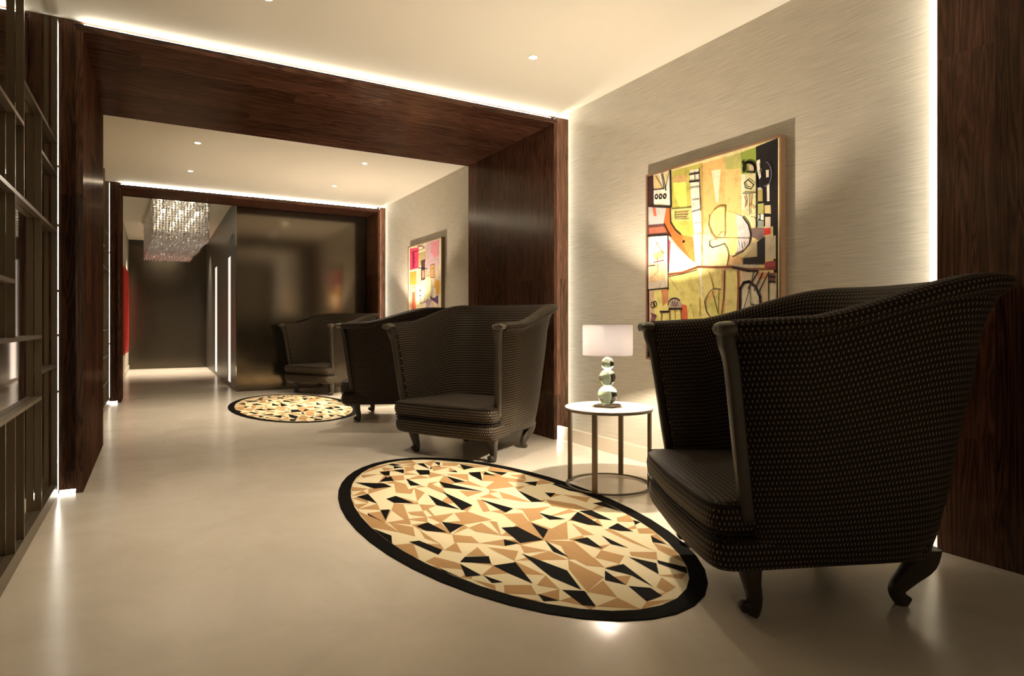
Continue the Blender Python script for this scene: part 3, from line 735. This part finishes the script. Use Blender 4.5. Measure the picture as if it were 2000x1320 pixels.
bl = [([(236,272),(240,460)], .018, KL), ([(132,455),(238,460)], .018, KL), ([(150,372),(205,366),(190,290)], .007, KL), ([(196,288),(212,360),(230,282)], .006, KL),
 ([(160,300),(185,340),(200,366)], .004, KL), (arc(165,407,7,11,0,360), .010, KL), (arc(186,407,7,11,0,360), .010, KL), (arc(208,405,7,11,0,360), .010, KL), ([(212,362),(214,375)], .010, KL),
 ([(236,460),(238,540),(262,578),(290,602)], .010, KL), ([(205,548),(225,590),(240,612)], .012, KL), ([(118,610),(225,603)], .014, KL), ([(224,603),(226,885)], .010, KL),
 ([(336,293),(386,285)], .012, KL), ([(336,330),(386,325)], .014, KL), ([(385,262),(393,480)], .006, KL), ([(340,362),(386,356)], .006, (.2,.2,.2)), ([(350,425),(384,420)], .006, (.2,.2,.2)), ([(347,487),(392,473)], .006, (.2,.2,.2)),
 ([(362,275),(364,328)], .005, KL), ([(358,545),(392,540)], .004, (.2,.2,.2)), ([(245,470),(345,462)], .006, KL), ([(258,490),(330,484)], .005, BR), ([(258,502),(330,497)], .005, KL), ([(258,514),(320,510)], .005, KL), ([(262,480),(262,524),(335,520)], .004, KL),
 ([(398,240),(402,600),(398,770)], .004, (.35,.2,.08)), (arc(306,639,4,4,0,360,8), .008, KL),
 ([(520,458),(495,456),(468,470),(440,505),(434,550),(450,595),(474,625),(498,592)], .011, (.45,.27,.08)), ([(520,458),(518,600),(516,615)], .007, (.45,.27,.08)),
 ([(440,635),(465,628),(480,620),(650,622)], .004, (.3,.25,.12)), ([(440,635),(440,660),(455,670),(490,660),(515,650),(530,670),(540,710),(528,772)], .006, KL),
 ([(612,512),(640,552),(652,600),(645,650),(612,690),(560,716)], .009, KL), ([(575,700),(620,680)], .006, BR),
 ([(585,640),(592,670)], .008, (.9,.88,.85)), ([(600,645),(606,680)], .008, (.9,.88,.85)), ([(615,645),(618,672)], .008, (.9,.88,.85)),
 ([(225,808),(300,800),(380,770),(470,772),(560,770),(640,782),(780,780)], .014, BR), ([(225,820),(300,806),(375,785)], .006, KL), ([(560,772),(640,790),(690,790)], .016, KL),
 (arc(645,262,30,34,150,380), .018, K), ([(612,225),(625,270)], .018, K), ([(630,278),(676,282)], .010, K), ([(640,320),(620,335),(625,360),(655,368),(668,345),(640,320)], .007, KL), ([(612,390),(680,386)], .006, KL), ([(622,405),(630,430),(625,460)], .007, BR), ([(655,400),(650,450),(672,470)], .006, (.6,.2,.1)), ([(682,285),(682,565)], .010, K),
 ([(645,395),(648,500)], .005, KL), ([(700,235),(712,330),(740,335)], .006, K), (arc(728,290,32,62,-80,100), .007, (.2,.2,.28)),
 ([(118,888),(224,878)], .010, KL), ([(130,760),(150,700),(175,640)], .004, KL), ([(165,640),(200,700),(215,690)], .004, BR), ([(125,765),(160,762)], .005, KL), ([(150,748),(205,735)], .006, BR), ([(140,830),(175,790),(170,720)], .004, BR),
 ([(228,815),(280,890)], .003, BR), ([(440,795),(462,880)], .007, (.5,.25,.08)), ([(415,945),(440,900),(462,880),(500,885)], .006, KL), ([(415,945),(425,1000),(455,1040)], .008, KL), ([(455,895),(485,1010)], .006, BR), ([(490,880),(486,1000)], .006, BR),
 ([(518,790),(514,940)], .009, KL), ([(512,940),(500,1030)], .008, BR), ([(585,790),(590,900),(580,1020)], .007, BR),
 ([(597,1000),(600,880),(618,850),(645,845),(680,872),(702,925),(706,1000)], .020, KL), ([(652,868),(610,1010)], .006, KL), ([(650,870),(655,1000)], .004, KL), ([(655,960),(700,975)], .007, KL),
 ([(690,798),(640,880)], .010, KL), ([(715,800),(672,890)], .010, KL), ([(745,800),(695,900)], .010, KL), ([(670,790),(655,860)], .007, KL), ([(746,795),(746,985),(705,990)], .008, KL), ([(748,845),(780,848)], .012, KL), ([(748,820),(780,822)], .012, KL), ([(705,985),(780,985)], .014, KL),
 (arc(148,965,9,15,0,360), .008, KL), (arc(160,960,8,14,0,360), .008, KL), ([(187,1000),(230,1000),(235,985),(298,985)], .016, KL), ([(195,1000),(190,1100)], .008, BR), ([(235,990),(238,1100)], .008, BR), ([(262,990),(264,1040)], .006, BR), ([(292,985),(296,1040)], .008, BR),
 (arc(262,965,34,34,180,320), .010, KL), ([(245,975),(250,945),(256,975),(262,945),(268,975),(274,950),(280,972)], .005, KL),
 ([(330,1010),(345,960),(360,1030)], .004, (.4,.3,.1)), ([(390,930),(392,1020)], .007, (.45,.22,.08)), ([(400,610),(402,775)], .003, (.3,.25,.15)), ([(140,1080),(150,1190)], .006, BR), ([(132,1188),(210,1192)], .012, KL), ([(140,1010),(165,1020),(150,1060)], .012, (.15,.05,.08))]
y0, z1 = on_x(1262, 342, 3.515); y1, _ = on_x(1527, 265, 3.515); z0 = on_x(1262, 701, 3.515)[1]
picture('abstract_painting', 3.515, y0, y1, z0, z1, (1220, 230), 2.641, big, bl, M_FRAME, 'large framed yellow and black abstract painting on the right wall above the side table', .016)
p2 = [(None, (.80,.68,.50)), ([(148,340),(380,290),(380,1260),(148,1260)], (.86,.72,.50)), ([(148,335),(275,310),(272,610),(148,645)], (.72,.07,.14)), ([(148,300),(270,290),(265,312),(148,335)], (.85,.8,.6)),
 ([(185,380),(215,372),(215,600),(185,620)], (.40,.02,.10)), ([(275,400),(375,365),(375,520),(310,560),(275,600)], (.50,.40,.18)), ([(148,670),(240,650),(240,850),(148,860)], (.80,.33,.06)), ([(240,690),(310,680),(310,860),(240,870)], (.88,.55,.35)),
 ([(380,262),(570,200),(570,600),(380,640)], (.62,.42,.44)), ([(450,240),(565,205),(560,420),(500,470),(450,380)], (.72,.28,.34)), ([(380,640),(570,560),(570,900),(380,900)], (.66,.50,.34)), ([(312,510),(366,490),(366,770),(312,788)], (.10,.05,.05)), ([(325,650),(358,640),(358,740),(325,760)], (.6,.3,.22)),
 ([(442,575),(500,552),(500,742),(442,748)], (.62,.36,.16)), ([(380,740),(440,720),(440,1150),(380,1180)], (.82,.80,.40)), ([(505,800),(572,785),(572,980),(520,990)], (.80,.42,.05)), ([(440,1000),(480,1040),(555,995),(557,1130),(445,1060)], (.12,.06,.16)), ([(480,900),(520,900),(520,1030),(490,1040)], (.80,.76,.74)),
 ([(148,870),(240,860),(240,1240),(148,1250)], (.80,.50,.30)), ([(180,960),(225,950),(230,1230),(180,1230)], (.62,.12,.06)), ([(320,930),(362,920),(362,1100),(320,1110)], (.86,.68,.60)), ([(380,1060),(470,1060),(440,1160),(380,1180)], (.45,.32,.40)), ([(250,1080),(380,1100),(380,1220),(250,1230)], (.86,.80,.50))]
l2 = [([(185,385),(330,345),(365,300)], .008, KL), ([(260,300),(330,295),(355,330)], .014, KL), ([(195,400),(200,620)], .010, KL), (arc(222,500,14,40,0,360), .007, KL), ([(148,660),(210,630),(290,635)], .008, (.9,.85,.75)), ([(312,510),(366,490),(366,770),(312,788),(312,510)], .008, KL), ([(372,300),(372,520)], .009, (.25,.12,.3)),
 ([(442,575),(500,552),(500,742),(442,748),(442,575)], .008, KL), (arc(470,670,22,60,180,400), .006, KL), (arc(205,960,32,85,180,360), .008, KL), ([(173,960),(175,1230)], .008, KL), ([(237,960),(237,1230)], .008, KL), ([(190,990),(215,1060),(190,1130)], .006, KL), ([(298,870),(298,1120)], .012, KL), ([(285,935),(310,930)], .014, KL), ([(285,1010),(310,1005)], .014, KL), ([(362,920),(362,1110)], .008, KL), ([(460,790),(465,1000)], .010, KL), ([(385,740),(440,715)], .006, KL), ([(295,1120),(380,1090)], .012, (.15,.1,.2)), ([(520,560),(515,800)], .004, KL), ([(270,610),(400,620)], .012, KL), ([(375,300),(378,900)], .005, (.3,.2,.3)), ([(480,1100),(482,1170)], .010, KL), ([(550,1130),(552,1170)], .010, KL)]
y0, z1 = on_x(797, 482, 3.515); y1, _ = on_x(863, 463, 3.515)
picture('abstract_painting', 3.515, y0, y1, .95, z1, (780, 440), 7.33, p2, l2, M_FRAME2, 'smaller pink and orange abstract painting on the right wall beyond the middle portal', .018)

# red wall piece in the hall
bm = bmesh.new(); ring0 = []; 
ya, yb_, za, zb = 14.6, 16.6, .52, 2.32
prof = []
for cx_, cz_, a0 in ((yb_-.12, zb-.12, 0), (ya+.12, zb-.12, 90), (ya+.12, za+.12, 180), (yb_-.12, za+.12, 270)):
    for k in range(6): a = rad(a0+90*k/5); prof.append((cx_+.12*math.cos(a), cz_+.12*math.sin(a)))
cy_, czz = (ya+yb_)/2, (za+zb)/2
loft(bm, [[(0, y-cy_, z-czz) for y, z in prof], [(.045, y-cy_, z-czz) for y, z in prof], [(.065, (y-cy_)*.97, (z-czz)*.97) for y, z in prof], [(.07, (y-cy_)*.5, (z-czz)*.5) for y, z in prof]])
o = obj('red_wall_panel', bm, M_RED, loc=(HALL_L, cy_, czz), smooth=False); tag(o, 'glossy red rounded panel on the left wall of the far hall', 'wall art')

# small pale lettering-like mark on the hall wall
ym, zm = on_x(453, 466, HALL_X)
sg = empty('wall_lettering', (HALL_X, ym, zm)); tag(sg, 'tiny pale metal lettering high on the hall wall near its corner', 'sign')
for strokes in ((((-.30,-.05),(-.24,.03)), ((-.24,.03),(-.20,-.05))), (((-.14,-.05),(-.10,.04)), ((-.10,.04),(-.05,-.04))), (((.02,-.02),(.06,.07)), ((.06,.07),(.14,.07)), ((.14,.07),(.16,-.01)))):
    bm = bmesh.new()
    for a, b_ in strokes:
        d = Vector((b_[0]-a[0], b_[1]-a[1])).normalized()*.006; nn = Vector((-d.y, d.x)).normalized()*.009
        a = (a[0]-d.x, a[1]-d.y); b_ = (b_[0]+d.x, b_[1]+d.y)
        pts = [(-a[0]+nn.x, a[1]+nn.y), (-b_[0]+nn.x, b_[1]+nn.y), (-b_[0]-nn.x, b_[1]-nn.y), (-a[0]-nn.x, a[1]-nn.y)]
        loft(bm, [[(-.001, p[0], p[1]) for p in pts], [(-.008, p[0], p[1]) for p in pts]])
    obj('letter', bm, mat('pale_metal_letters', (.6,.57,.5), .4, metal=.2), sg)

# ---------------------------------------------------------------- crystal chandelier in the hall
ct = empty('crystal_chandelier', (.325, 13.75, ZH), rad(2.9)); tag(ct, 'long rectangular crystal bead chandelier hanging in the far hall', 'chandelier')
CWX, CWY = .42, 1.67
boxobj('ceiling_plate', (-CWX-.02, CWX+.02, -CWY-.02, CWY+.02, -.035, 0), M_CHROME, ct, bevel=.004)
random.seed(4)
bm = bmesh.new()
def bead(x, y, z, r, a):
    v = [bm.verts.new((x+r*.9*math.cos(a+PI/2*k), y+r*.85*math.sin(a+PI/2*k), z)) for k in range(4)]
    t_ = bm.verts.new((x, y, z+r*.9)); b_ = bm.verts.new((x, y, z-r*.9))
    for k in range(4): bm.faces.new((v[k], v[(k+1) % 4], t_)); bm.faces.new((v[(k+1) % 4], v[k], b_))
nx, ny = 19, 66; dz = .041
for i in range(nx):
    for j in range(ny):
        edge = i in (0, nx-1) or j in (0, 1, ny-1)
        x = -CWX+2*CWX*i/(nx-1); y = -CWY+2*CWY*j/(ny-1)
        L_ = .66+.10*(j/ny)
        nb = int(L_/dz)
        for k in range(nb):
            if not edge and k < nb-4: continue
            if not edge and j % 2: continue
            bead(x, y, -.06-k*dz, (.0225), random.random()*PI)
        box(bm, x-.001, x+.001, y-.001, y+.001, -.06-nb*dz, -.035)
o = obj('bead_strands', bm, M_CRYSTAL, ct); o['kind'] = 'stuff'
for j in range(5):
    for i in range(3):
        bm = bmesh.new(); bmesh.ops.create_icosphere(bm, subdivisions=1, radius=.042, matrix=Matrix.Translation((-.26+.26*i, -1.5+.75*j, -.20)))
        bo = obj('bulb', bm, M_CBULB, ct, smooth=True)
        boxobj('bulb_socket', (-.26+.26*i-.012, -.26+.26*i+.012, -1.5+.75*j-.012, -1.5+.75*j+.012, -.17, -.035), M_CHROME, bo)

# ---------------------------------------------------------------- recessed downlights
spots = [(.63, 4.22, 'nearest left recessed ceiling downlight, at the top edge of the picture'), (2.57, 4.12, 'nearest right recessed ceiling downlight, alone on the near ceiling'),
         (.435, 8.0, 'recessed downlight on the far ceiling, nearer of the left pair'), (2.37, 7.93, 'recessed downlight on the far ceiling, nearer of the right pair'),
         (.43, 9.52, 'recessed downlight on the far ceiling, farther of the left pair'), (2.36, 9.46, 'recessed downlight on the far ceiling, farther of the right pair'),
         (.02, 17.3, 'left recessed downlight at the end of the hall, behind the chandelier'), (.80, 17.2, 'right recessed downlight at the end of the hall, behind the chandelier'),
         (.62, -1.7, 'left added downlight, unseen in the bay behind the viewer'), (2.56, -1.75, 'right added downlight, unseen in the bay behind the viewer')]  # last pair is added out of view to brighten the near armchair
def make_down():
    t = empty('downlight', (0,0,ZC))
    bm = bmesh.new(); lathe(bm, [(.030, -.001), (.030, -.004), (.040, -.003), (.041, 0)], 28, cap=False); obj('trim_ring', bm, M_RING, t)
    bm = bmesh.new(); lathe(bm, [(.031, -.0035), (.031, -.0005)], 28); obj('lens', bm, M_LENS, t)
    ld = D.lights.new('spot_beam', 'SPOT'); ld.energy = SPOT_W; ld.color = SPOT_COL; ld.spot_size = rad(95); ld.spot_blend = .9; ld.shadow_soft_size = .04
    lo = D.objects.new('spot_beam', ld); COL.objects.link(lo); lo.parent = t; lo.location = (0,0,-.012)
    return t
dp = make_down()
for i, (x, y, lab) in enumerate(spots):
    o = dp if i == 0 else copy_tree(dp)
    o.location = (x, y, ZH if y > 12 else ZC); 
    if y > 12:
        for ch in [q for q in D.objects if q.parent == o and q.type == 'LIGHT']: ch.data = ch.data.copy(); ch.data.energy = SPOT_W*3.2
    tag(o, lab, 'downlight', 'recessed ceiling downlights')
